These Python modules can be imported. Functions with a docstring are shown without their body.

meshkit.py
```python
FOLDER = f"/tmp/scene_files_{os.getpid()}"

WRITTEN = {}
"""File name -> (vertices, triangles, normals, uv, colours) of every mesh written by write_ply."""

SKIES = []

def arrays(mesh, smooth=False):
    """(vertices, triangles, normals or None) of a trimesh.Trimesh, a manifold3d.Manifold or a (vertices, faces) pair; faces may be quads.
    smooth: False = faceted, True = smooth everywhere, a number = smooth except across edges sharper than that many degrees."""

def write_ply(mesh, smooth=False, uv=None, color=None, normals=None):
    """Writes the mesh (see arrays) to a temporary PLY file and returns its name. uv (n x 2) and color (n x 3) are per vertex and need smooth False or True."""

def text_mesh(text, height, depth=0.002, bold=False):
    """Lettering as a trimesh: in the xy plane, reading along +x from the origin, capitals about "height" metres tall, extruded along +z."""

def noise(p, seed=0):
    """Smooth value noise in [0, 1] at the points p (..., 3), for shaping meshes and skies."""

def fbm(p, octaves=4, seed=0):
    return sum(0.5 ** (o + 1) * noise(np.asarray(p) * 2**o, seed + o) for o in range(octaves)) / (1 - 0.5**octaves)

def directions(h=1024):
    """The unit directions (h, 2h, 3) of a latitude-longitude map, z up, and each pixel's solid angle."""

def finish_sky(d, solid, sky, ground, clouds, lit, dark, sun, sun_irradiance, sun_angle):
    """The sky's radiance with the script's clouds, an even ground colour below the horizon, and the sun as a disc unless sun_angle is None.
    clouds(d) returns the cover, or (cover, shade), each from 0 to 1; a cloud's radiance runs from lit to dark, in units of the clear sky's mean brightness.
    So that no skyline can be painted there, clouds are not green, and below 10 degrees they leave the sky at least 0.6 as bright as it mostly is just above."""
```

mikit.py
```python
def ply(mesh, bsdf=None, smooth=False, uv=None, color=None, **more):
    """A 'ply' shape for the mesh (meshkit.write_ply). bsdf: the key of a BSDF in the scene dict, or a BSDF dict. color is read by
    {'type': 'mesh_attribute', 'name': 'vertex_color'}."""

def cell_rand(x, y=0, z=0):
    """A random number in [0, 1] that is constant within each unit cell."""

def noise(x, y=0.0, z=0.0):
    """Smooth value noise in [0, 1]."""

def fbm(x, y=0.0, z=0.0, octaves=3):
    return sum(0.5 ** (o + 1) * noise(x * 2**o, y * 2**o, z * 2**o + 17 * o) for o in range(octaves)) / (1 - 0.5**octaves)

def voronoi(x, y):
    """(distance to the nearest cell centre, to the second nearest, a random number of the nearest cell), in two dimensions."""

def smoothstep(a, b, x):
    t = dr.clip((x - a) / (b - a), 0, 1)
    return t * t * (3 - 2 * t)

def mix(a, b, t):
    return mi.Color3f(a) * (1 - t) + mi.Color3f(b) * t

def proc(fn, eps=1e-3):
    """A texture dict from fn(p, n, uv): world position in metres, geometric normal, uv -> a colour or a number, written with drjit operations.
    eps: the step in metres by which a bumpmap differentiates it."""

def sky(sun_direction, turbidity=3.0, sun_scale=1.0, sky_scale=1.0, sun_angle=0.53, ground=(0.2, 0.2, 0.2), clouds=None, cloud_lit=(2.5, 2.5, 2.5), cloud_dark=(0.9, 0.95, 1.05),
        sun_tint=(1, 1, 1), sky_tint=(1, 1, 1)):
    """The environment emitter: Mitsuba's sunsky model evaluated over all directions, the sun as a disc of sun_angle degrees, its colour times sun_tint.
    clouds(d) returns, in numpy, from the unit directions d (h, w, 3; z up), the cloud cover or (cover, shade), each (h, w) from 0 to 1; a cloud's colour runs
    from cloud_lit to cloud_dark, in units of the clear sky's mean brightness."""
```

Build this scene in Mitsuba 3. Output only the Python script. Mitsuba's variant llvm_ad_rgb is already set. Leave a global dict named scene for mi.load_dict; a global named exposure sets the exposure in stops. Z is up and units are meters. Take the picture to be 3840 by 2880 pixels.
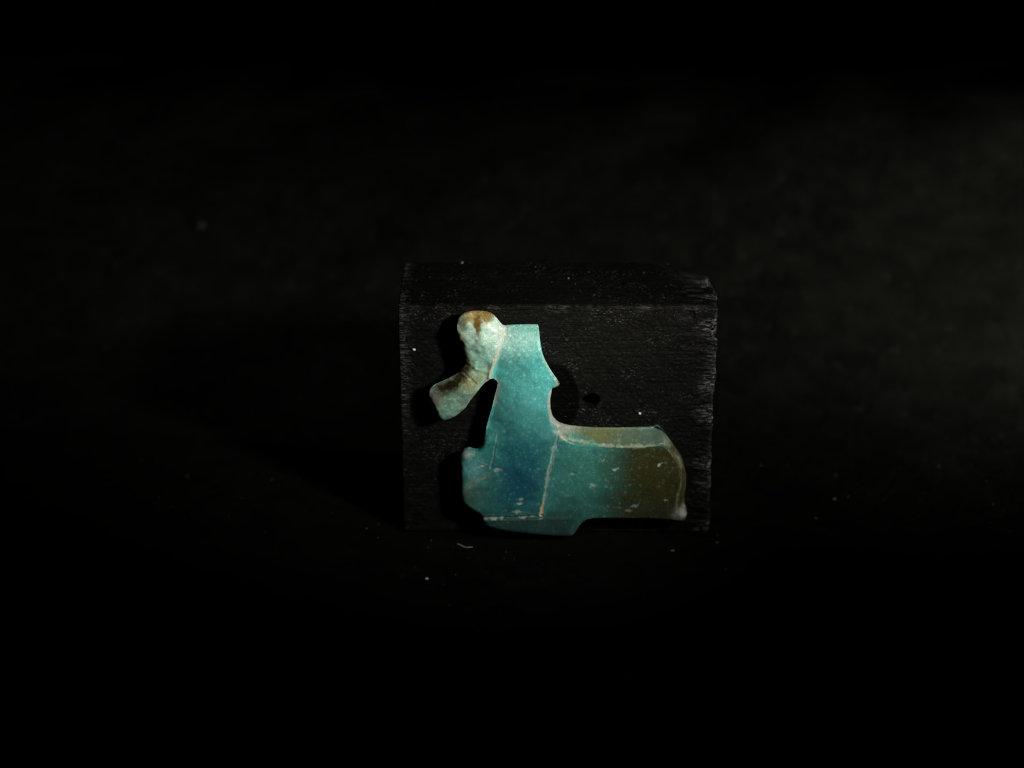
import math
import numpy as np, trimesh, drjit as dr, mitsuba as mi, mikit, meshkit
from scipy.spatial import Delaunay, cKDTree
from scipy.ndimage import gaussian_filter
from shapely.geometry import Polygon
from shapely import contains_xy

T = mi.ScalarTransform4f
MM = 0.001
scene, labels = {"type": "scene"}, {}
exposure = 0.0

# ---------------------------------------------------------------- camera
PITCH = math.radians(24.0)
EYE = np.array([0.0, -0.316, 0.16785])
AIM = EYE + np.array([0.0, math.cos(PITCH), -math.sin(PITCH)])
scene["camera"] = {
    "type": "thinlens", "to_world": T().look_at(origin=EYE.tolist(), target=AIM.tolist(), up=[0, 0, 1]),
    "fov": 28.72, "fov_axis": "x", "aperture_radius": 0.0034, "focus_distance": 0.3385, "near_clip": 0.01, "far_clip": 10.0,
}

# ---------------------------------------------------------------- light: a lamp low on the right in front, one added for the cloth
LAMP = np.array([0.135, -0.165, 0.150])
LAMP_AIM = np.array([0.010, 0.0, 0.039])
ADDED_BACK_LAMP = np.array([0.340, -0.040, 0.066])
BACK_AIM = np.array([0.085, 0.112, 0.026])


def hood(at, aim, radius, mouth, length):
    """An open tapered tube round a lamp face, added to narrow its beam."""
    q = np.array([[mouth + 0.001, length], [radius + 0.003, 0.004], [radius + 0.003, -0.006], [0.0005, -0.006]])
    q = np.vstack([q, [[0.0005, -0.004], [radius + 0.001, -0.004], [radius + 0.001, 0.004], [mouth, length], [mouth + 0.001, length]]])
    m = trimesh.creation.revolve(q, sections=64)
    m.apply_transform(np.array((T().look_at(origin=at.tolist(), target=aim.tolist(), up=[0, 0, 1])).matrix, float))
    return m


def lamp(key, at, aim, radius, mouth, length, power, text):
    scene[key + "__bulb"] = {
        "type": "disk", "to_world": T().look_at(origin=at.tolist(), target=aim.tolist(), up=[0, 0, 1]) @ T().scale(radius),
        "emitter": {"type": "area", "radiance": {"type": "rgb", "value": [power, 0.975 * power, 0.90 * power]}},
        "bsdf": {"type": "diffuse", "reflectance": {"type": "rgb", "value": 0.2}},
    }
    scene[key + "__hood"] = mikit.ply(hood(at, aim, radius, mouth, length), {"type": "twosided", "bsdf": {"type": "diffuse", "reflectance": {"type": "rgb", "value": 0.02}}}, smooth=30)
    labels[key] = {"label": text, "category": "lamp"}


lamp("hooded_lamp", LAMP, LAMP_AIM, 0.018, 0.0120, 0.095, 300.0, "hooded lamp on the right in front, aimed at the figurine's head")
lamp("hooded_lamp_001", ADDED_BACK_LAMP, BACK_AIM, 0.010, 0.0135, 0.045, 2900.0, "added unseen lamp on the right behind, brightening the rising cloth")  # unseen lamp, added only to light the fold of cloth

# ---------------------------------------------------------------- helpers


def rgb(*c):
    return {"type": "rgb", "value": list(c)}


def sstep(a, b, x):
    t = np.clip((x - a) / (b - a), 0, 1)
    return t * t * (3 - 2 * t)


def line_dist(p, line):
    """numpy: distance of the points p (n, 2) to a polyline, and the position along it from 0 to 1."""
    best, where = np.full(len(p), 1e9), np.zeros(len(p))
    line = np.asarray(line, float)
    for i, (a, b) in enumerate(zip(line[:-1], line[1:])):
        ab = b - a
        t = np.clip(((p - a) @ ab) / (ab @ ab), 0, 1)
        d = np.linalg.norm(p - a - t[:, None] * ab, axis=1)
        where = np.where(d < best, (i + t) / (len(line) - 1), where)
        best = np.minimum(best, d)
    return best, where


def seg_dist(x, z, line):
    """drjit: distance to a polyline in the plane of the figurine, in mm."""
    best = mi.Float(1e6)
    for (ax, az), (bx, bz) in zip(line[:-1], line[1:]):
        dx, dz = bx - ax, bz - az
        t = dr.clip(((x - ax) * dx + (z - az) * dz) / (dx * dx + dz * dz), 0, 1)
        best = dr.minimum(best, dr.square(x - ax - t * dx) + dr.square(z - az - t * dz))
    return dr.sqrt(best)


def blob(x, z, cx, cz, rx, rz):
    return dr.exp(-(dr.square((x - cx) / rx) + dr.square((z - cz) / rz)))


noise, fbm, mix, smoothstep, voronoi = mikit.noise, mikit.fbm, mikit.mix, mikit.smoothstep, mikit.voronoi

# ---------------------------------------------------------------- materials


def cloth_colour(p, n, uv):
    x, y, z = p.x * 1000, p.y * 1000, p.z * 1000
    m = smoothstep(0.3, 0.7, fbm(x * 0.22, y * 0.22, z * 0.22, 3))
    f = fbm(x * 1.6, y * 1.6, z * 1.6 + 9, 2)
    v = 0.8 + 0.4 * m + 0.6 * (f - 0.5)
    lint = smoothstep(0.80, 0.92, noise(x * 0.9 + 5, y * 0.9, z * 0.9))
    return mi.Color3f(0.0050, 0.0053, 0.0044) * v + mi.Color3f(0.006, 0.006, 0.0055) * lint


scene["cloth_material"] = {"type": "twosided", "bsdf": {"type": "diffuse", "reflectance": mikit.proc(cloth_colour)}}

BW, BE, BD, BH, FLOOR = -19.4, 35.4, 21.0, 41.8, -1.8  # the block in mm: left, right, depth, top, and the cloth it stands on


def block_colour(p, n, uv):
    x, y, z = p.x * 1000, p.y * 1000, p.z * 1000
    grain = fbm(x * 0.10, y * 5.5, z * 5.5, 3)
    coarse = fbm(x * 0.25, y * 0.5, z * 0.5 + 3, 3)
    v = 0.75 + 0.7 * smoothstep(0.25, 0.8, grain) * (0.25 + 1.3 * coarse) + 0.5 * (fbm(x * 1.2, y * 1.6, z * 1.6 + 40, 3) - 0.5)
    # bare grey wear: along the ragged right end and the arrises
    right = smoothstep(4.0, 0.2, BE - x + 5 * (noise(y * 0.5, z * 0.5) - 0.35))
    left = smoothstep(2.6, 0.2, x - BW) * smoothstep(10, 30, z)
    arris = smoothstep(1.6, 0.1, dr.abs(z - BH + 0.4)) * smoothstep(1.2, 0.0, dr.abs(y))
    end = 1.35 * right + 0.7 * left + 0.35 * arris * smoothstep(0.4, 0.8, noise(x * 0.6, 4.0))
    fib = noise(x * 0.8, y * 5.0, z * 5.0) * (0.3 + noise(x * 3.0 + 7, y * 3.0, z * 3.0))
    wear = end * smoothstep(0.22, 0.75, fib)
    spk = smoothstep(0.70, 0.86, noise(x * 2.6, y * 2.6 + 4, z * 2.6))
    spk2 = smoothstep(0.78, 0.9, noise(x * 1.5 + 31, y * 4.6 + 4, z * 4.6))
    # the patch of dark varnish beside the hole
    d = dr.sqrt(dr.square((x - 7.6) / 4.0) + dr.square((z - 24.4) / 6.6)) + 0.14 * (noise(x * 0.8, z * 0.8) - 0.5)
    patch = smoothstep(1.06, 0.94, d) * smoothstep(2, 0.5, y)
    flake = smoothstep(0.74, 0.84, noise(x * 3.4 + 60, y * 3.4 + 4, z * 3.4)) * smoothstep(0.45, 0.7, fbm(x * 0.2 + 8, y * 0.2, z * 0.2, 2))
    base = mi.Color3f(0.0044, 0.0044, 0.0037) * v + mi.Color3f(0.007, 0.007, 0.0068) * (0.8 * spk + 0.6 * spk2) + mi.Color3f(0.03, 0.03, 0.029) * flake + mi.Color3f(0.075, 0.075, 0.074) * wear * (0.4 + 1.2 * noise(x * 2.2, y * 2.2, z * 2.2))
    # the top face is darkened: its weaker light is painted into the colour
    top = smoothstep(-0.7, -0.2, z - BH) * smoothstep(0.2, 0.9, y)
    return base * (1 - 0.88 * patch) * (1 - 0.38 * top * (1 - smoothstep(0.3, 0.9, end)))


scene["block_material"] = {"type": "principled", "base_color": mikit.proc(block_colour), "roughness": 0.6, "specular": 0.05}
scene["dust_material"] = {"type": "diffuse", "reflectance": rgb(0.05, 0.05, 0.048)}
scene["cloth_dust_material"] = {"type": "diffuse", "reflectance": rgb(0.14, 0.14, 0.135)}
scene["lint_material"] = {"type": "diffuse", "reflectance": rgb(0.62, 0.62, 0.58)}
scene["grey_lint_material"] = {"type": "diffuse", "reflectance": rgb(0.16, 0.16, 0.15)}
scene["dark_lint_material"] = {"type": "diffuse", "reflectance": rgb(0.02, 0.02, 0.02)}
scene["fibre_material"] = {"type": "principled", "base_color": rgb(0.35, 0.35, 0.33), "roughness": 0.3, "specular": 0.6}

BACK_RIDGE = [(8.15, 19.03), (10.68, 18.31), (13.57, 17.79), (16.46, 17.51), (19.34, 17.39), (22.59, 17.43), (25.47, 17.71)]
SHOULDER = [(7.96, 19.91), (7.51, 17.91), (7.02, 16.31), (6.67, 13.89), (6.22, 11.46), (5.87, 9.02), (5.53, 6.56), (5.07, 4.17)]
LEG_GROOVE = [(-5.27, 3.59), (-2.34, 3.68), (1.33, 3.76), (5.18, 4.01)]
CHEST_LINE = [(-2.47, 19.71), (-3.02, 17.11), (-3.46, 14.7), (-3.76, 13.49)]
SCRATCH = [(-9.06, 8.81), (-6.68, 10.65), (-4.31, 12.07)]
CHEEK = [(-1.68, 40.3), (-1.96, 37.45), (-2.53, 35.15), (-3.25, 32.84), (-3.93, 30.52)]
MOUTH = [(-8.2, 32.9), (-6.16, 31.68), (-4.21, 30.91)]
MOUTH_LOW = [(-8.29, 31.3), (-6.88, 30.06), (-6.18, 29.35)]
REAR = [(26.16, 18.51), (27.66, 16.71), (28.99, 14.7), (29.68, 12.68), (29.34, 9.83), (28.88, 7.38), (28.61, 4.5)]
CHIPS = [(14.1, 9.9, .85, .55), (1.3, 6.6, .75, .28), (1.0, 5.1, .95, .38), (-2.3, 13.2, .8, .6), (18.0, 13.0, .6, .25), (21.3, 5.7, .8, .35), (15.6, 14.9, .4, .4), (10.6, 12.1, .45, .25),
         (-5.2, 13.9, .5, .4), (1.6, 7.4, .5, .35), (20.4, 4.9, .6, .25), (25.6, 13.9, .35, .3), (27.0, 7.0, .4, .2)]


def glaze(p, n, uv):
    x, y, z = p.x * 1000, p.y * 1000, p.z * 1000
    wob = fbm(x * 0.35, z * 0.35, y * 0.35, 3) - 0.5
    fine = fbm(x * 1.4, z * 1.4, y * 1.4, 3) - 0.5
    xw, zw = x + 2.4 * wob, z + 2.4 * wob
    # turquoise glaze: thin and pale high on the neck and head, deep blue where it pooled on the chest, green on the trunk
    c = mix((0.034, 0.170, 0.155), (0.050, 0.215, 0.172), smoothstep(6, 12, xw))
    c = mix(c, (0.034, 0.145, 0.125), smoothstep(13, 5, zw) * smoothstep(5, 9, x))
    c = mix(c, (0.085, 0.375, 0.345), smoothstep(17.5, 30, zw) * smoothstep(10, 6, x))
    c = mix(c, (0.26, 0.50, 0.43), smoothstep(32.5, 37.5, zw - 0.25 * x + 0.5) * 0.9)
    c = mix(c, (0.010, 0.080, 0.124), 0.92 * smoothstep(23, 11.5, zw) * smoothstep(2.5, 9.0, zw) * smoothstep(-5.0, 1.0, x - 0.10 * (z - 13) + 2.5 * wob) * smoothstep(7.2, 2.6, x - 0.13 * (z - 12) + 2 * wob))
    c = mix(c, (0.15, 0.38, 0.33), 0.7 * smoothstep(38.0, 39.3, zw) * smoothstep(-2.2, -0.5, x))
    c = mix(c, (0.012, 0.10, 0.125), 0.6 * blob(xw, zw, 1.0, 17.5, 3.6, 4.0))
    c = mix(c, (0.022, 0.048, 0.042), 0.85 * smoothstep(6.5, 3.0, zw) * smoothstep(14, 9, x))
    c = mix(c, (0.060, 0.105, 0.075), 0.75 * blob(xw, zw, -7.4, 8.0, 2.6, 3.4))
    c = mix(c, (0.13, 0.36, 0.36), 0.9 * blob(xw, zw, -7.0, 13.2, 2.2, 1.9))
    # the brown rear of the trunk
    edge = smoothstep(12.4, 21.4, x + 3.2 * wob + 1.6 * fine - 0.10 * (z - 10))
    brown = mix((0.042, 0.041, 0.0115), (0.036, 0.039, 0.0165), smoothstep(9, 4.5, zw))
    brown = mix(brown, (0.055, 0.060, 0.030), 0.6 * smoothstep(0.1, 0.3, fine))
    brown = mix(brown, (0.028, 0.055, 0.032), 0.8 * smoothstep(27, 17.5, x + 5 * wob) * smoothstep(0.42, 0.62, fbm(x * 0.8 + 20, z * 0.8, 0.0, 3)))
    c = mix(c, brown, edge * smoothstep(19.2, 16.6, z + 0.4 * wob))
    # the sloping back: pale worn green, stained yellow in places
    ridge = seg_dist(x, z, BACK_RIDGE)
    back = smoothstep(-0.1, 0.6, z - (19.03 - 1.65 * smoothstep(8, 17, x))) * smoothstep(6.8, 8.8, x)
    c = mix(c, (0.105, 0.150, 0.110), back * 0.9)
    c = mix(c, (0.25, 0.27, 0.22), back * smoothstep(14, 8.5, x + 3 * wob))
    c = mix(c, (0.150, 0.150, 0.045), back * 0.8 * blob(xw, zw, 15.5, 18.7, 3.6, 1.4))
    # head: pale green, ochre crown, brown film plus painted shade on the face and the upper side of the muzzle
    head = smoothstep(0.4, -0.6, x - (-2.9 + 0.16 * (z - 33.5)))
    head *= smoothstep(20, 21, z) * smoothstep(-2.6, -2.2, z - 29.3 - 0.95 * (x + 4.2))
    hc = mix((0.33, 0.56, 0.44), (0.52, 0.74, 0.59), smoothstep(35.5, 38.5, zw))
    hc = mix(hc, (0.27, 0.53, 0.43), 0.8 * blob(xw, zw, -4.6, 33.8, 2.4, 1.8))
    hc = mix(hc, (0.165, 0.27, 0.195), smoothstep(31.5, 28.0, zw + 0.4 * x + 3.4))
    hc = mix(hc, (0.16, 0.30, 0.23), 0.8 * blob(xw, zw, -10.6, 24.4, 2.4, 1.7))
    hc = mix(hc, (0.27, 0.235, 0.085), 0.8 * blob(xw, zw, -7.2, 30.0, 2.9, 1.9))
    band = seg_dist(x, z, [(-9.5, 38.0), (-8.9, 35.8), (-8.2, 34.2), (-7.6, 33.0)]) + 0.9 * fine + 0.5 * wob
    hc = mix(hc, (0.16, 0.13, 0.03), 0.85 * smoothstep(1.7, 0.4, band))
    hc = mix(hc, (0.035, 0.026, 0.004), 0.95 * smoothstep(1.0, 0.1, band) * smoothstep(37.5, 35.5, z))  # near-black edge of the turned-away face, its shade painted in
    hc = mix(hc, (0.020, 0.016, 0.004), smoothstep(1.9, 0.3, seg_dist(x, z, [(-7.9, 32.2), (-9.0, 30.3), (-10.4, 28.9), (-12.0, 28.0)]) + 1.1 * fine + 0.5 * wob))
    hc = mix(hc, (0.17, 0.14, 0.11), 0.8 * blob(xw, zw, -13.0, 26.4, 1.1, 1.3))
    ochre = smoothstep(0.22, 0.72, blob(x + 1.0 * fine, z + 2.8 * fine + 1.3 * (noise(x * 1.8, 3.0) - 0.5), -6.2, 42.2, 3.3, 2.5))
    hc = mix(hc, mix((0.30, 0.20, 0.04), (0.52, 0.36, 0.10), smoothstep(0.35, 0.65, fbm(x * 1.1 + 3, z * 1.1, 2.0, 3))), 0.85 * ochre)
    hc = mix(hc, (0.13, 0.065, 0.004), smoothstep(0.1, 0.85, blob(x + 1.2 * fine, z + 0.8 * fine, -5.8, 40.2, 0.75, 2.0)) * 0.9)
    hc = mix(hc, (0.19, 0.115, 0.012), smoothstep(0.15, 0.85, blob(x + fine, z + fine, -4.0, 41.5, 1.5, 1.0)) * 0.8)
    hc = mix(hc, (0.14, 0.11, 0.02), smoothstep(0.15, 0.85, blob(x + fine, z + 1.4 * fine, -8.3, 39.9, 0.7, 1.4)) * 0.7)
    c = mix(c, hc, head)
    # pale crust in the joints and on the worn arrises; highlights painted on the back and rear edges
    cheek = smoothstep(0.75, 0.05, seg_dist(x, z, CHEEK) + 0.9 * fine) * (0.55 + 0.6 * noise(x * 1.5, z * 1.5))
    c = mix(c, mix((0.56, 0.52, 0.38), (0.62, 0.62, 0.52), smoothstep(33, 37, z)), cheek * 0.85)
    c = mix(c, (0.50, 0.52, 0.45), 0.75 * blob(xw, zw, -1.4, 38.6, 1.2, 1.8))
    c = mix(c, (0.08, 0.075, 0.03), 0.28 * smoothstep(0.4, 0.05, seg_dist(x, z, MOUTH) + 0.2 * fine))
    c = mix(c, (0.08, 0.075, 0.03), 0.4 * smoothstep(0.28, 0.1, seg_dist(x, z, MOUTH_LOW) + 0.2 * fine))
    crust = smoothstep(0.40, 0.10, seg_dist(x, z, SHOULDER) + 0.9 * fine + 0.25 * (noise(z * 1.6, 3.0) - 0.5))
    c = mix(c, mix((0.24, 0.36, 0.31), (0.50, 0.39, 0.21), smoothstep(7.2, 6.0, z)), 0.8 * crust)
    c = mix(c, (0.44, 0.38, 0.22), 0.8 * smoothstep(0.42, 0.2, seg_dist(x, z, SHOULDER[-2:]) + 0.5 * fine))
    c = mix(c, (0.34, 0.37, 0.33), 0.85 * smoothstep(0.24, 0.02, seg_dist(x, z, LEG_GROOVE) + 0.5 * fine + 0.5 * (noise(x * 1.7, 2.0) - 0.45)))
    c = mix(c, (0.12, 0.27, 0.25), 0.55 * smoothstep(0.28, 0.08, seg_dist(x, z, CHEST_LINE) + 0.6 * fine))
    c = mix(c, (0.19, 0.25, 0.19), 0.55 * smoothstep(0.9, 0.1, seg_dist(x, z, SCRATCH) + 1.6 * fine))
    c = mix(c, (0.31, 0.36, 0.24), 0.75 * smoothstep(0.30, 0.06, ridge + 0.7 * fine + smoothstep(8.4, 7.6, x) + 0.16 * (noise(x * 0.9, 5.0) - 0.4)))  # bright highlight painted along the back ridge
    c = mix(c, (0.17, 0.165, 0.115), 0.7 * smoothstep(0.34, 0.08, seg_dist(x, z, REAR) + 0.5 * fine) * smoothstep(0.25, 0.6, noise(x * 0.5, z * 0.5)))  # broken highlight painted along the rear edge
    c = mix(c, (0.42, 0.42, 0.36), 0.85 * blob(xw, zw, 29.5, 4.3, 1.0, 1.1))
    # broken grey edges of the neck
    c = mix(c, (0.34, 0.36, 0.31), 0.85 * smoothstep(0.55, 0.1, seg_dist(x, z, [(6.6, 27.6), (6.4, 25.5), (6.5, 23.9), (6.9, 22.0), (8.0, 20.7)]) + 0.6 * fine))
    c = mix(c, (0.26, 0.27, 0.23), 0.75 * smoothstep(0.8, 0.2, seg_dist(x, z, [(-2.4, 28.9), (-2.5, 27.0), (-3.0, 25.0)]) + 1.8 * fine))
    c = mix(c, (0.30, 0.45, 0.38), 0.7 * smoothstep(0.45, 0.1, seg_dist(x, z, [(5.2, 34.4), (6.7, 31.2), (7.9, 29.0)]) + 0.5 * fine))
    c = mix(c, (0.45, 0.42, 0.38), 0.6 * blob(x, z, -7.8, 16.0, 1.0, 0.55))
    for cx, cz, rx, rz in CHIPS:
        c = mix(c, (0.30, 0.40, 0.36), 0.85 * smoothstep(0.25, 0.9, blob(x + 1.6 * fine, z + 1.2 * fine, cx, cz, rx, rz)) * (0.3 + 1.1 * noise(x * 3.3, z * 3.3)))
    # mottling and the many tiny pale bubbles under the glaze
    grit = noise(x * 5.2, z * 5.2, y * 5.2) - 0.5
    c = c * (1 + 0.4 * fine + 0.2 * wob + 0.18 * grit + 0.22 * (noise(x * 2.9 + 9, z * 2.9, y * 2.9) - 0.5))
    d1, d2, r = voronoi(x * 0.85, z * 0.85)
    c = mix(c, c * 1.6 + mi.Color3f(0.035, 0.07, 0.065), 0.6 * smoothstep(0.30, 0.06, d1 + 0.4 * fine) * smoothstep(0.5, 0.95, r))
    e1, e2, s = voronoi(x * 1.9 + 40, z * 1.9)
    c = mix(c, c * 1.5 + mi.Color3f(0.028, 0.05, 0.046), 0.65 * smoothstep(0.36, 0.08, e1) * smoothstep(0.3, 0.95, s))
    return dr.clip(c, 0.003, 0.85)


def glaze_rough(p, n, uv):
    return 0.15 + 0.36 * fbm(p.x * 1200, p.y * 1200, p.z * 1200, 2)


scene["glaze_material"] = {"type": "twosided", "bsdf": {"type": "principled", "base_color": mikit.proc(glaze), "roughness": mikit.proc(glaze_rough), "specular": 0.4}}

# ---------------------------------------------------------------- the black cloth: lies flat, then rises behind the block in a soft fold
def grid_mesh(xs, ys, zfun):
    X, Y = np.meshgrid(xs, ys)
    Z = zfun(X, Y)
    v = np.stack([X, Y, Z], -1).reshape(-1, 3)
    n, m = X.shape
    i = (np.arange(n - 1)[:, None] * m + np.arange(m - 1)).reshape(-1)
    f = np.vstack([np.stack([i, i + 1, i + m + 1], 1), np.stack([i, i + m + 1, i + m], 1)])
    return trimesh.Trimesh(v * MM, f, process=False)


def cloth_height(X, Y):
    start = 50 - 0.08 * X + 10 * (meshkit.noise(np.stack([X / 70, 0 * X, 0 * X], -1), 3) - 0.5)
    t = np.clip((Y - start) / 118, 0, 1)
    q = np.linspace(0, 1, 400)
    slope = sstep(0, 0.30, q) * (1 - q) ** 1.2
    rise = np.cumsum(slope) / slope.sum()
    up = np.interp(t, q, rise)
    Z = (35 + 5 * sstep(-60, 130, X)) * (up - sstep(0.75, 3.2, (Y - start) / 118))
    Z = Z + 3.0 * up * (meshkit.fbm(np.stack([X / 60, Y / 40, 0 * X], -1), 3, 5) - 0.5)
    near = np.exp(-np.maximum(0, np.maximum(np.abs(X - 8) - 30, np.abs(Y - 4) - 14)) / 12)
    Z = Z + (1 - near) * 1.6 * (meshkit.fbm(np.stack([X / 30, Y / 30, 0 * X + 3], -1), 2, 8) - 0.5)
    Z = Z + 0.16 * (meshkit.fbm(np.stack([X / 0.9, Y / 0.9, 0 * X + 7], -1), 2, 9) - 0.75)
    return Z - 0.02 + FLOOR


xs = np.r_[np.linspace(-900, -140, 39)[:-1], np.linspace(-140, 140, 561), np.linspace(140, 900, 39)[1:]]
ys = np.r_[np.linspace(-420, -76, 30)[:-1], np.linspace(-76, 130, 413), np.linspace(130, 420, 120)[1:], np.linspace(420, 1200, 30)[1:]]
scene["ground_cloth"] = mikit.ply(grid_mesh(xs, ys, cloth_height), "cloth_material", smooth=True)
labels["ground_cloth"] = {"label": "black felt cloth lying under the block and rising softly behind it", "category": "cloth", "kind": "structure"}

# ---------------------------------------------------------------- the black wooden block


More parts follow.
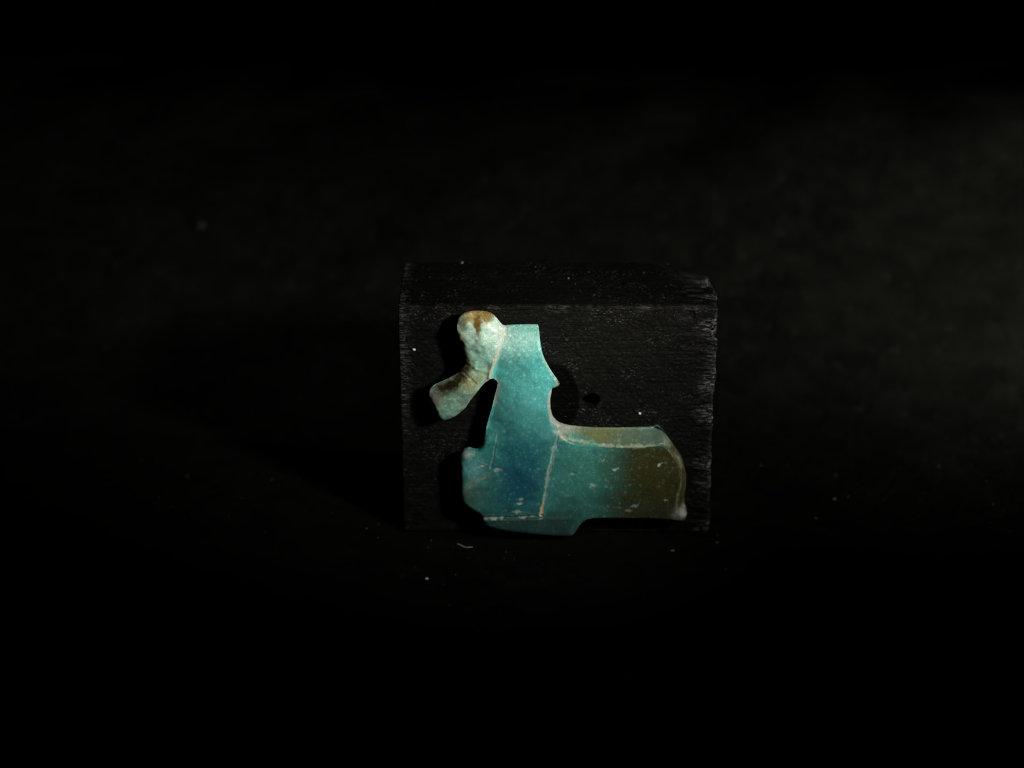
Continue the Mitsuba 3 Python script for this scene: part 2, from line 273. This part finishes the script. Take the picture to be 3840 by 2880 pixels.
def block_mesh():
    lo, hi, r = np.array([BW, 0.0, FLOOR]), np.array([BE, BD, BH]), 0.35
    vs, fs, count = [], [], 0
    for axis, side, step in ((1, 0, 0.13), (2, 1, 0.14), (0, 1, 0.16), (0, 0, 0.25), (1, 1, 0.8), (2, 0, 0.8)):
        a, b = [k for k in range(3) if k != axis]
        A = np.linspace(lo[a], hi[a], int((hi[a] - lo[a]) / step) + 1)
        B = np.linspace(lo[b], hi[b], int((hi[b] - lo[b]) / step) + 1)
        GA, GB = np.meshgrid(A, B)
        v = np.zeros(GA.shape + (3,))
        v[..., a], v[..., b], v[..., axis] = GA, GB, (lo, hi)[side][axis]
        n, m = GA.shape
        i = (np.arange(n - 1)[:, None] * m + np.arange(m - 1)).reshape(-1)
        f = np.vstack([np.stack([i, i + 1, i + m + 1], 1), np.stack([i, i + m + 1, i + m], 1)])
        if (side == 0) != (axis == 1):
            f = f[:, ::-1]
        vs.append(v.reshape(-1, 3))
        fs.append(f + count)
        count += n * m
    v, f = np.vstack(vs), np.vstack(fs)
    inner = np.clip(v, lo + r, hi - r)
    off = v - inner
    nrm = off / np.maximum(np.linalg.norm(off, axis=1, keepdims=True), 1e-9)
    v = inner + r * nrm
    x, y, z = v.T
    # saw grain along x, lumps of paint, a worn right-hand end with ragged teeth, a rounded top right corner
    g = meshkit.fbm(np.stack([x * 0.10, y * 3.6, z * 3.6], -1), 3, 11) - 0.5
    lump = meshkit.fbm(v * 0.45, 3, 12) - 0.5
    grit = meshkit.fbm(v * 2.3, 2, 13) - 0.5
    tooth = meshkit.noise(np.stack([0 * x, y * 1.5, z * 1.5], -1), 14)
    d = 0.10 * g * (0.4 + 1.4 * meshkit.noise(v * 0.16, 19)) + 0.26 * lump + 0.15 * grit
    right = sstep(6, 0, BE - x)
    d += right * (0.55 * (tooth - 0.6) * meshkit.noise(v * 0.3, 20) + 0.30 * (meshkit.noise(np.stack([x * 0.7, y * 2.6, z * 2.6], -1), 15) - 0.5))
    v = v + nrm * d[:, None]
    edge = sstep(1.4, 0, BE - x)
    v[:, 0] -= edge * (0.9 * sstep(0.45, 0.8, tooth) + 0.5 * meshkit.noise(np.stack([0 * x, y * 0.35, z * 0.35], -1), 16))
    # the end narrows towards its back top corner, and that corner is rubbed round
    t = sstep(0.6, 1.0, (v[:, 2] - 26) / 16) * sstep(24, 36, x)
    v[:, 2] -= (2.3 + 1.1 * (meshkit.noise(np.stack([x * 0.5, y * 0.9, 0 * x], -1), 33) - 0.5)) * sstep(22.0, 35, x) ** 1.4 * sstep(6, 21, y) * sstep(30, 41, z)
    v[:, 1] += 0.5 * t * sstep(6, 0, y)
    corner = sstep(9, 1, BE - x) * sstep(30, 41, z)
    v[:, 2] -= corner * 1.1 * sstep(0.5, 0.75, meshkit.fbm(np.stack([x * 0.22, y * 1.1, z * 0.6], -1), 3, 34))
    v[:, 1] += corner * sstep(3, 0, y) * 0.8 * sstep(0.5, 0.7, meshkit.fbm(np.stack([x * 0.3, y * 0.6, z * 0.9], -1), 3, 35))
    # arrises chipped
    top_edge = np.exp(-((z - BH) ** 2 + y**2) / 0.5)
    v[:, 2] -= top_edge * 0.35 * meshkit.noise(np.stack([x * 1.1, 0 * x, 0 * x], -1), 17)
    # the small drilled hole
    q = np.sqrt(((x - 13.55 - 0.28 * (z - 23.85)) / 1.42) ** 2 + ((z - 23.85) / 1.4) ** 2) + 0.22 * (meshkit.noise(np.stack([x, z, 0 * x], -1), 18) - 0.5)
    v[:, 1] += np.where(y < 0.4, 3.6 * sstep(1.08, 0.86, q), 0)
    return trimesh.Trimesh(v * MM, f, process=False)


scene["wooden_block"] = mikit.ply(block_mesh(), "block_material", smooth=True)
labels["wooden_block"] = {"label": "small black painted wooden block with a worn right edge standing behind the figurine", "category": "block"}

# ---------------------------------------------------------------- the glazed animal figurine
OUTLINE = [
    (-9.39, 39.83, 2.9, 2.3), (-9.13, 40.78, 2.9, 2.3), (-8.41, 41.46, 2.9, 2.3), (-7.18, 41.92, 2.9, 2.3), (-5.77, 41.99, 2.9, 2.3), (-4.36, 41.92, 2.9, 2.3),
    (-3.37, 41.54, 2.9, 2.3), (-2.6, 40.7, 2.9, 2.3), (-1.97, 39.95, 3.2, 1.2), (-1.47, 39.45, 3.2, 1.2), (-0.48, 39.61, 3.4, 0.8), (0.93, 39.69, 3.4, 0.8),
    (2.69, 39.76, 3.4, 0.8), (4.28, 39.72, 3.4, 0.8), (4.42, 39.57, 3.4, 0.8), (4.52, 39.32, 4.0, 0.5), (4.67, 37.8, 4.0, 0.5), (4.89, 36.07, 4.0, 0.5),
    (5.18, 34.53, 4.0, 0.5), (5.9, 32.8, 4.0, 0.5), (6.81, 31.17, 4.0, 0.5), (7.63, 30.0, 4.0, 0.5), (8.07, 29.22, 4.0, 0.5), (8.04, 28.75, 4.0, 0.5),
    (7.79, 28.44, 4.0, 0.5), (7.45, 28.09, 3.4, 0.8), (6.88, 27.98, 3.4, 0.8), (6.74, 27.07, 3.4, 0.8), (6.54, 25.5, 3.4, 0.8), (6.62, 23.92, 3.4, 0.8),
    (7.02, 22.14, 2.3, 1.3), (7.82, 21.1, 2.3, 1.3), (9.09, 20.55, 2.3, 1.3), (10.76, 19.75, 1.2, 2.0), (12.95, 19.55, 1.2, 2.0), (15.49, 19.43, 1.2, 2.0),
    (18.04, 19.43, 1.2, 2.0), (20.58, 19.47, 1.2, 2.0), (22.76, 19.51, 1.2, 2.0), (24.39, 19.63, 1.2, 2.0), (25.19, 19.98, 1.6, 1.4), (26.01, 19.49, 1.6, 1.4),
    (26.85, 18.66, 2.8, 1.0), (27.81, 17.25, 2.8, 1.0), (28.76, 15.84, 2.8, 1.0), (29.53, 14.63, 2.8, 1.0), (29.89, 13.62, 2.8, 1.0), (30.15, 12.4, 2.8, 1.0),
    (30.49, 11.17, 2.8, 1.0), (30.49, 9.13, 2.8, 1.0), (30.34, 7.07, 2.8, 1.0), (30.28, 5.63, 2.8, 1.0), (30.69, 4.59, 2.8, 1.0), (30.86, 3.97, 3.6, 0.9),
    (30.61, 2.94, 3.6, 0.9), (29.89, 2.44, 3.6, 0.9), (28.5, 3.05, 4.6, 0.4), (26.66, 3.3, 4.6, 0.4), (24.09, 3.42, 4.6, 0.4), (21.15, 3.42, 4.6, 0.4),
    (18.21, 3.46, 4.6, 0.4), (16.01, 3.46, 4.6, 0.4), (13.99, 3.38, 4.6, 0.4), (12.9, 3.05, 4.6, 0.4), (12.17, 2.3, 4.6, 0.4), (11.56, 1.39, 4.6, 0.4),
    (11.09, 0.56, 4.6, 0.4), (10.62, 0.01, 4.6, 0.4), (9.45, -0.17, 4.5, 1.2), (7.23, -0.08, 4.5, 1.2), (4.28, 0.17, 4.5, 1.2), (1.34, 0.5, 4.5, 1.2),
    (-1.61, 1.0, 4.5, 1.2), (-3.45, 1.42, 4.5, 1.2), (-4.55, 1.83, 4.5, 1.2), (-5.1, 2.5, 4.5, 1.2), (-5.21, 3.46, 4.2, 0.7), (-5.64, 4.16, 4.2, 0.7),
    (-6.74, 4.83, 4.2, 0.7), (-7.83, 5.53, 4.2, 0.7), (-8.57, 5.97, 3.7, 1.1), (-9.0, 6.92, 3.7, 1.1), (-9.17, 8.35, 3.7, 1.1), (-9.08, 10.4, 3.7, 1.1),
    (-9.24, 12.03, 3.7, 1.1), (-9.22, 14.06, 3.7, 1.1), (-8.99, 15.47, 3.7, 1.1), (-8.47, 16.48, 3.7, 1.1), (-7.67, 16.88, 3.7, 1.1), (-7.02, 16.8, 3.7, 1.1),
    (-6.29, 16.61, 3.8, 0.6), (-5.75, 16.73, 3.8, 0.6), (-5.13, 17.53, 3.8, 0.6), (-4.83, 18.74, 3.8, 0.6), (-4.53, 20.13, 3.8, 0.6), (-4.17, 21.73, 3.8, 0.6),
    (-3.73, 23.31, 3.8, 0.6), (-3.36, 24.89, 3.8, 0.6), (-2.92, 26.86, 3.8, 0.6), (-2.56, 28.43, 3.8, 0.6), (-2.45, 29.13, 3.8, 0.6), (-2.81, 29.6, 3.8, 0.7),
    (-3.41, 29.91, 3.8, 0.7), (-3.98, 29.68, 3.8, 0.7), (-4.77, 29.02, 3.8, 0.7), (-5.67, 27.84, 3.8, 0.7), (-6.58, 26.67, 3.8, 0.7), (-7.48, 25.29, 3.8, 0.7),
    (-8.03, 24.3, 3.8, 0.7), (-9.13, 23.13, 3.4, 1.3), (-10.4, 22.33, 3.4, 1.3), (-11.66, 21.9, 3.4, 1.3), (-12.45, 22.14, 3.4, 1.3), (-13.09, 22.93, 3.4, 1.3),
    (-13.61, 24.32, 3.4, 1.3), (-14.12, 25.7, 3.4, 1.3), (-14.32, 27.0, 3.4, 1.3), (-14.09, 27.78, 3.4, 1.3), (-13.41, 28.71, 3.9, 1.2), (-12.44, 29.26, 3.9, 1.2),
    (-11.36, 29.72, 3.9, 1.2), (-10.11, 30.5, 3.9, 1.2), (-9.25, 31.05, 3.9, 1.2), (-8.53, 31.82, 3.9, 1.2), (-8.09, 32.6, 3.9, 1.2), (-8.01, 33.37, 3.9, 1.2),
    (-8.15, 34.22, 3.9, 1.2), (-8.35, 35.26, 3.9, 1.2), (-8.69, 36.41, 3.9, 1.2), (-9.14, 37.76, 3.9, 1.2), (-9.4, 39.09, 3.9, 1.2),]

THICK = 5.0


def chaikin(p, times=2):
    for _ in range(times):
        q = np.roll(p, -1, 0)
        p = np.stack([0.78 * p + 0.22 * q, 0.22 * p + 0.78 * q], 1).reshape(-1, p.shape[1])
    return p


def resample(p, step):
    closed = np.vstack([p, p[:1]])
    s = np.r_[0, np.cumsum(np.linalg.norm(np.diff(closed[:, :2], axis=0), axis=1))]
    t = np.arange(0, s[-1], step)
    return np.stack([np.interp(t, s, closed[:, k]) for k in range(p.shape[1])], 1)


def broad_surface(x, z):
    """The height of the front in mm before its edges are rounded off."""
    h = np.full(x.shape, THICK)
    cheek = -2.9 + 0.16 * (z - 33.5)
    head = sstep(0.5, -0.3, x - cheek) * sstep(20, 21, z) * (z - 29.3 - 0.95 * (x + 4.2) > -2.4)
    dome = 0.75 * np.exp(-((x + 4.6) / 2.6) ** 2 - ((z - 37.5) / 3.6) ** 2)
    # the face turns away to the left of the cheek, the muzzle carries a blunt ridge
    h += head * (dome - 0.12 * np.maximum(0, -5.2 - x) * sstep(30, 33, z))
    mz, _ = line_dist(np.stack([x, z], -1).reshape(-1, 2), [(-6.2, 29.9), (-9.2, 26.6), (-12.0, 24.2)])
    mz = mz.reshape(x.shape)
    h += head * sstep(34, 28, z) * (0.3 - 0.09 * mz**2) * 0.8
    h -= head * sstep(34.5, 29.5, z) * 0.45 * sstep(-3.0, -4.5, x)
    neck = sstep(-3.5, -2.0, x - 0.16 * (z - 33.5)) * sstep(18, 22, z)
    h -= neck * 1.15 * sstep(34.5, 39.7, z)
    h -= neck * 0.05 * (x - 2.6) ** 2 * sstep(36, 32, z)
    h += 0.45 * np.exp(-((x - 1.2) / 5.0) ** 2 - ((z - 14) / 8.0) ** 2)
    h += 0.35 * np.exp(-((x + 7.0) / 1.8) ** 2 - ((z - 13.4) / 1.9) ** 2)
    h -= 0.30 * sstep(5.4, 7.6, x - 0.13 * (z - 12)) * sstep(24, 17, z)
    h += 0.22 * sstep(3.8, 3.4, z) * sstep(13, 9, x)
    return h


def figurine():
    ring = resample(chaikin(np.array(OUTLINE), 2), 0.085)
    poly = Polygon(ring[:, :2])
    step = 0.1
    gx, gz = np.arange(-16, 32.5, step), np.arange(-1.5, 43.5, step)
    X, Z = np.meshgrid(gx, gz)
    inside = contains_xy(poly, X, Z)
    tree = cKDTree(ring[:, :2])
    d, near = tree.query(np.stack([X, Z], -1).reshape(-1, 2))
    d, near = d.reshape(X.shape), near.reshape(X.shape)
    e, w = ring[near, 2], ring[near, 3]
    e, w = gaussian_filter(e, 3), gaussian_filter(w, 3)
    t = np.clip(d / w, 0, 1)
    straight = np.maximum(sstep(2.3, 1.7, e), sstep(-5.5, -7.5, X) * sstep(26, 27.5, Z) * sstep(37, 35, Z) * sstep(3.1, 2.9, e)) + sstep(0.4, 0.0, np.abs(e - 2.8)) * sstep(22, 25, X)
    straight = np.clip(gaussian_filter(straight, 2), 0, 1)
    profile = straight * t + (1 - straight) * np.sqrt(np.clip(1 - (1 - t) ** 2, 0, 1))
    h = e + (broad_surface(X, Z) - e) * profile
    weight = gaussian_filter(inside.astype(float), 1.3)
    h = np.where(inside, gaussian_filter(np.where(inside, h, 0), 1.3) / np.maximum(weight, 1e-6), e)
    p2 = np.stack([X, Z], -1).reshape(-1, 2)
    rough = meshkit.fbm(np.stack([X * 1.7, Z * 1.7, 0 * X], -1), 3, 21) - 0.5
    lumps = meshkit.fbm(np.stack([X * 0.33, Z * 0.33, 0 * X], -1), 2, 22) - 0.5
    h = h + 0.10 * rough + 0.35 * (meshkit.fbm(np.stack([X * 0.8, Z * 0.8, 0 * X], -1), 2, 25) - 0.5) * sstep(-2, -5, X) * sstep(20, 22, Z) + 0.45 * lumps * np.clip(d / 2, 0, 1)
    for line, width, depth in ((SHOULDER, .17, .12), (LEG_GROOVE, .20, .30), (CHEST_LINE, .12, .08), (SCRATCH, .14, .08), (MOUTH, .24, .07), (MOUTH_LOW, .16, .08)):
        dl, at = line_dist(p2, line)
        dl = dl.reshape(X.shape) + 0.14 * rough
        h = h - depth * np.exp(-(dl / width) ** 2) + 0.3 * depth * np.exp(-((np.abs(dl) - 2.4 * width) / width) ** 2)
    for line, width, up in ((CHEEK, .32, .30), (BACK_RIDGE, .16, .09), (REAR, .2, .12)):
        dl, at = line_dist(p2, line)
        up = up * (sstep(8.2, 10.5, X) if line is BACK_RIDGE else 1.0)
        h = h + up * np.exp(-((dl.reshape(X.shape) + 0.2 * rough) / width) ** 2)
    for cx, cz, rx, rz in CHIPS:
        h = h - 0.16 * np.exp(-(((X - cx) / rx) ** 2 + ((Z - cz) / rz) ** 2)) + 0.10 * np.exp(-(((X - cx) / (0.5 * rx)) ** 2 + ((Z - cz + 0.6 * rz) / (0.5 * rz)) ** 2))
    h = h + 0.5 * np.exp(-((X - 29.7) / 1.0) ** 2 - ((Z - 4.2) / 1.2) ** 2)
    keep = inside & (d > 0.055)
    flat = np.vstack([ring[:, :2], np.stack([X[keep], Z[keep]], -1)])
    rim = ring[:, 2] + 0.16 * (meshkit.fbm(np.stack([ring[:, 0] * 1.3, ring[:, 1] * 1.3, 0 * ring[:, 0]], -1), 3, 23) - 0.5)
    H = np.r_[rim, h[keep]]
    tri = Delaunay(flat).simplices
    tri = tri[contains_xy(poly, *flat[tri].mean(1).T)]
    a, b, c = flat[tri[:, 0]], flat[tri[:, 1]], flat[tri[:, 2]]
    cross = (b - a)[:, 0] * (c - a)[:, 1] - (b - a)[:, 1] * (c - a)[:, 0]
    tri = np.where((cross < 0)[:, None], tri[:, ::-1], tri)
    front = np.stack([flat[:, 0], -H, flat[:, 1]], -1)
    # the broken side walls down to the back, and the back itself, touching the block
    n, levels, rows, back_at = len(ring), 6, [np.arange(len(ring))], 0.28
    verts, centre = [front], np.array(poly.centroid.coords[0])
    nxt = np.roll(ring[:, :2], -1, 0) - np.roll(ring[:, :2], 1, 0)
    nxt = gaussian_filter(nxt, (3, 0), mode="wrap")
    side = np.stack([nxt[:, 1], -nxt[:, 0]], 1) / np.maximum(np.linalg.norm(nxt, axis=1), 1e-9)[:, None]
    if not poly.exterior.is_ccw:
        side = -side
    room, open_ = np.zeros(n), np.ones(n, bool)
    for r in np.arange(0.1, 2.8, 0.1):
        inner = ring[:, :2] - side * r
        open_ &= (tree.query(inner)[0] > 0.8 * r) & contains_xy(poly, *inner.T)
        room = np.where(open_, r, room)
    room = gaussian_filter(np.array([room[np.arange(i - 6, i + 7) % n].min() for i in range(n)]), 5, mode="wrap")
    fall = np.clip(1.3 * side[:, 1], 0, 1)  # upward faces slope down towards the back
    fall = gaussian_filter(np.array([fall[np.arange(i - 14, i + 15) % n].max() for i in range(n)]), 7, mode="wrap")
    for k in range(1, levels + 1):
        q = k / levels
        y = rim * (1 - q) + back_at * q
        inset = np.minimum(0.5 * q**2, 0.6 * room * q) - 0.12 * (meshkit.fbm(np.stack([ring[:, 0] * 0.9, ring[:, 1] * 0.9, y * 0.9], -1), 2, 24) - 0.5) * (q < 1)
        p = ring[:, :2] - side * inset[:, None]
        p[:, 1] -= 0.47 * rim * q * fall
        rows.append(len(front) + (k - 1) * n + np.arange(n))
        verts.append(np.stack([p[:, 0], -y, p[:, 1]], -1))
    v = np.vstack(verts)
    walls = []
    for r0, r1 in zip(rows[:-1], rows[1:]):
        f = np.vstack([np.stack([r0, r1, np.roll(r1, -1)], 1), np.stack([r0, np.roll(r1, -1), np.roll(r0, -1)], 1)])
        walls.append(f if poly.exterior.is_ccw else f[:, ::-1])
    walls = np.vstack(walls)
    rear_tri = Delaunay(v[rows[-1]][:, [0, 2]]).simplices
    rear_tri = rows[-1][rear_tri]
    rear_tri = rear_tri[contains_xy(Polygon(v[rows[-1]][:, [0, 2]]).buffer(0), *v[rear_tri][:, :, [0, 2]].mean(1).T)]
    a, b, c = (v[rear_tri[:, k]][:, [0, 2]] for k in range(3))
    cross = (b - a)[:, 0] * (c - a)[:, 1] - (b - a)[:, 1] * (c - a)[:, 0]
    rear_tri = np.where((cross > 0)[:, None], rear_tri[:, ::-1], rear_tri)
    f = np.vstack([tri, walls, rear_tri])
    return trimesh.Trimesh(v * MM, f, process=False)


whole = figurine()
NORMALS = meshkit.arrays(whole, True)[2]
mid = whole.triangles_center / MM
mx, mzz = mid[:, 0], mid[:, 2]
shoulder = np.array(SHOULDER)
cut = np.interp(mzz, shoulder[::-1, 1], shoulder[::-1, 0])
cut = np.where(mzz > 19.91, 7.96 + 0.0 * mzz, cut)
is_head = (mx < -2.9 + 0.16 * (mzz - 33.5) + 0.2) & (mzz > 20) & (mzz - 29.3 - 0.95 * (mx + 4.2) > -2.4)
is_leg = ~is_head & (mzz < 3.62 + 0.03 * np.maximum(0, mx)) & (mx < 13.2) & (mx > -6)
is_trunk = ~is_head & ~is_leg & (mx > cut) & (mzz < 21.5)
is_neck = ~is_head & ~is_leg & ~is_trunk
for name, which, text in (("head", is_head, "pale green head with an ochre crown and a brown muzzle"), ("neck", is_neck, "turquoise neck and deep blue chest"),
                          ("trunk", is_trunk, "green trunk with a dark brown rear"), ("foreleg", is_leg, "dull green strip of the folded foreleg below the incised groove")):
    faces = whole.faces[which]
    used, inv = np.unique(faces, return_inverse=True)
    path = meshkit.write_ply((whole.vertices[used], inv.reshape(-1, 3)), True, normals=NORMALS[used])
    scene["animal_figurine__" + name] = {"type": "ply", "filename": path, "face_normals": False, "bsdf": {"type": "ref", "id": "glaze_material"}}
    labels["animal_figurine__" + name] = {"label": text}
labels["animal_figurine"] = {"label": "turquoise and brown glazed figurine of a lying hoofed animal leaning on the black block", "category": "figurine"}

# ---------------------------------------------------------------- lint and dust
rng = np.random.default_rng(5)


def speck(at, r, seed, squash=(1, 1, 1)):
    m = trimesh.creation.icosphere(subdivisions=2, radius=1.0)
    k = 0.6 + 0.8 * meshkit.noise(m.vertices * 1.3 + 10 * seed, seed)
    v = m.vertices * k[:, None] * r * np.array(squash) + np.array(at)
    return trimesh.Trimesh(v * MM, m.faces, process=False)


def floor_z(x, y):
    return float(cloth_height(np.array([[x]], float), np.array([[y]], float))[0, 0])


def add_lint(text, at, r, material="lint_material", squash=(1, 1, 0.8), name="lint_speck"):
    key, k = name, 1
    while key in scene:
        key, k = f"{name}_{k:03d}", k + 1
    scene[key] = mikit.ply(speck(at, r, len(scene), squash), material, smooth=True)
    labels[key] = {"label": text, "category": "lint"}


add_lint("bright white lint speck on the block's front, left of the figurine's head", (-16.8, -0.15, 33.7), 0.26)
add_lint("white lint speck on the block's front above the figurine's back, right of the hole", (22.2, -0.15, 21.6), 0.24)
add_lint("grey lint speck in the middle of the block's top face", (9.9, 12.4, 41.95), 0.17, "grey_lint_material")
add_lint("grey lint speck at the back edge of the block's top, towards its left", (-9.0, 20.4, 41.9), 0.22, "grey_lint_material")
for text, x, y, r, m in (
    ("upper of the two grey lint specks on the cloth at the far left", -77.4, -7.6, 0.50, "grey_lint_material"),
    ("lower, fainter of the two grey lint specks on the cloth at the far left", -81.4, -18.1, 0.36, "grey_lint_material"),
    ("white lint speck on the cloth in front of the block's left corner", -14.6, -16.8, 0.25, "lint_material"),
    ("thin pale lint shaving on the cloth below the figurine's brown rear", 28.2, -7.1, 0.26, "grey_lint_material"),
    ("tiny grey lint speck on the cloth just right of the block's foot", 36.3, -4.0, 0.20, "grey_lint_material"),
    ("tiny grey lint speck on the cloth in front and to the right of the block", 36.9, -13.6, 0.20, "grey_lint_material"),
    ("farther of a close pair of lint specks on the cloth right of the block", 59.4, 12.7, 0.22, "grey_lint_material"),
    ("nearer of a close pair of lint specks on the cloth right of the block", 55.1, 5.7, 0.22, "grey_lint_material"),
    ("faint lint speck near the bottom of the picture, left of the middle", -4.2, -50.6, 0.28, "grey_lint_material"),
    ("faint lint speck near the bottom of the picture, right of the middle", 18.6, -48.0, 0.28, "grey_lint_material"),
    ("blurred grey tuft of lint on the rising cloth left of the block", -69.8, 107.1, 0.7, "dark_lint_material"),
    ("grey lint speck far behind the block at the very top of the cloth", -27.5, 390.5, 0.9, "grey_lint_material"),
):
    add_lint(text, (x, y, floor_z(x, y) + 0.5 * r), r, m, (1.3, 0.9, 0.8))


def fibre(points, r):
    p = np.array(points, float)
    parts = []
    for a, b in zip(p[:-1], p[1:]):
        parts.append(trimesh.creation.cylinder(radius=r * MM, segment=[a * MM, b * MM], sections=8))
    for q in p:
        s = trimesh.creation.icosphere(subdivisions=1, radius=r * MM)
        s.apply_translation(q * MM)
        parts.append(s)
    return trimesh.util.concatenate(parts)


z0 = floor_z(-9, -5.6)
scene["curled_fibre"] = mikit.ply(fibre([(-9.6, -5.0, z0 + 0.35), (-8.9, -5.4, z0 + 0.30), (-8.3, -5.9, z0 + 0.12), (-7.8, -6.2, z0 + 0.30), (-7.0, -6.15, z0 + 0.33)], 0.075), "fibre_material", smooth=True)
labels["curled_fibre"] = {"label": "shiny pale curled fibre on the cloth just in front of the figurine's foreleg", "category": "fibre"}

# fine dust that nobody could count: on the cloth, and clinging to the block
bits = []
for k in range(700):
    x, y = rng.uniform(-90, 90), rng.uniform(-60, 30)
    if BW - 1 < x < BE + 1 and y > -0.5:
        continue
    s = 0.045 + 0.07 * rng.random() ** 3
    bits.append((x, y, s, k))
hz = cloth_height(np.array([[b[0] for b in bits]]), np.array([[b[1] for b in bits]]))[0]
small = trimesh.creation.icosphere(subdivisions=1, radius=1.0)
vs = [small.vertices * s * np.array(rng.uniform(0.6, 1.5, 3)) + (x, y, z + 0.5 * s) for (x, y, s, k), z in zip(bits, hz)]
fs = [small.faces + i * len(small.vertices) for i in range(len(vs))]
scene["cloth_dust"] = mikit.ply(trimesh.Trimesh(np.vstack(vs) * MM, np.vstack(fs), process=False), "cloth_dust_material", smooth=True)
labels["cloth_dust"] = {"label": "fine grey dust scattered over the black cloth around the block", "category": "dust", "kind": "stuff"}
vs = []
for k in range(260):
    x = rng.uniform(BW + 0.5, BE - 0.5)
    s = 0.04 + 0.07 * rng.random() ** 2
    at = (x, -0.05, rng.uniform(2, BH - 0.5)) if k % 3 else (x, rng.uniform(0.5, BD - 0.5), BH + 0.02)
    vs.append(small.vertices * s * np.array(rng.uniform(0.6, 1.6, 3)) + at)
fs = [small.faces + i * len(small.vertices) for i in range(len(vs))]
scene["wooden_block__dust"] = mikit.ply(trimesh.Trimesh(np.vstack(vs) * MM, np.vstack(fs), process=False), "dust_material", smooth=True)
labels["wooden_block__dust"] = {"kind": "stuff"}
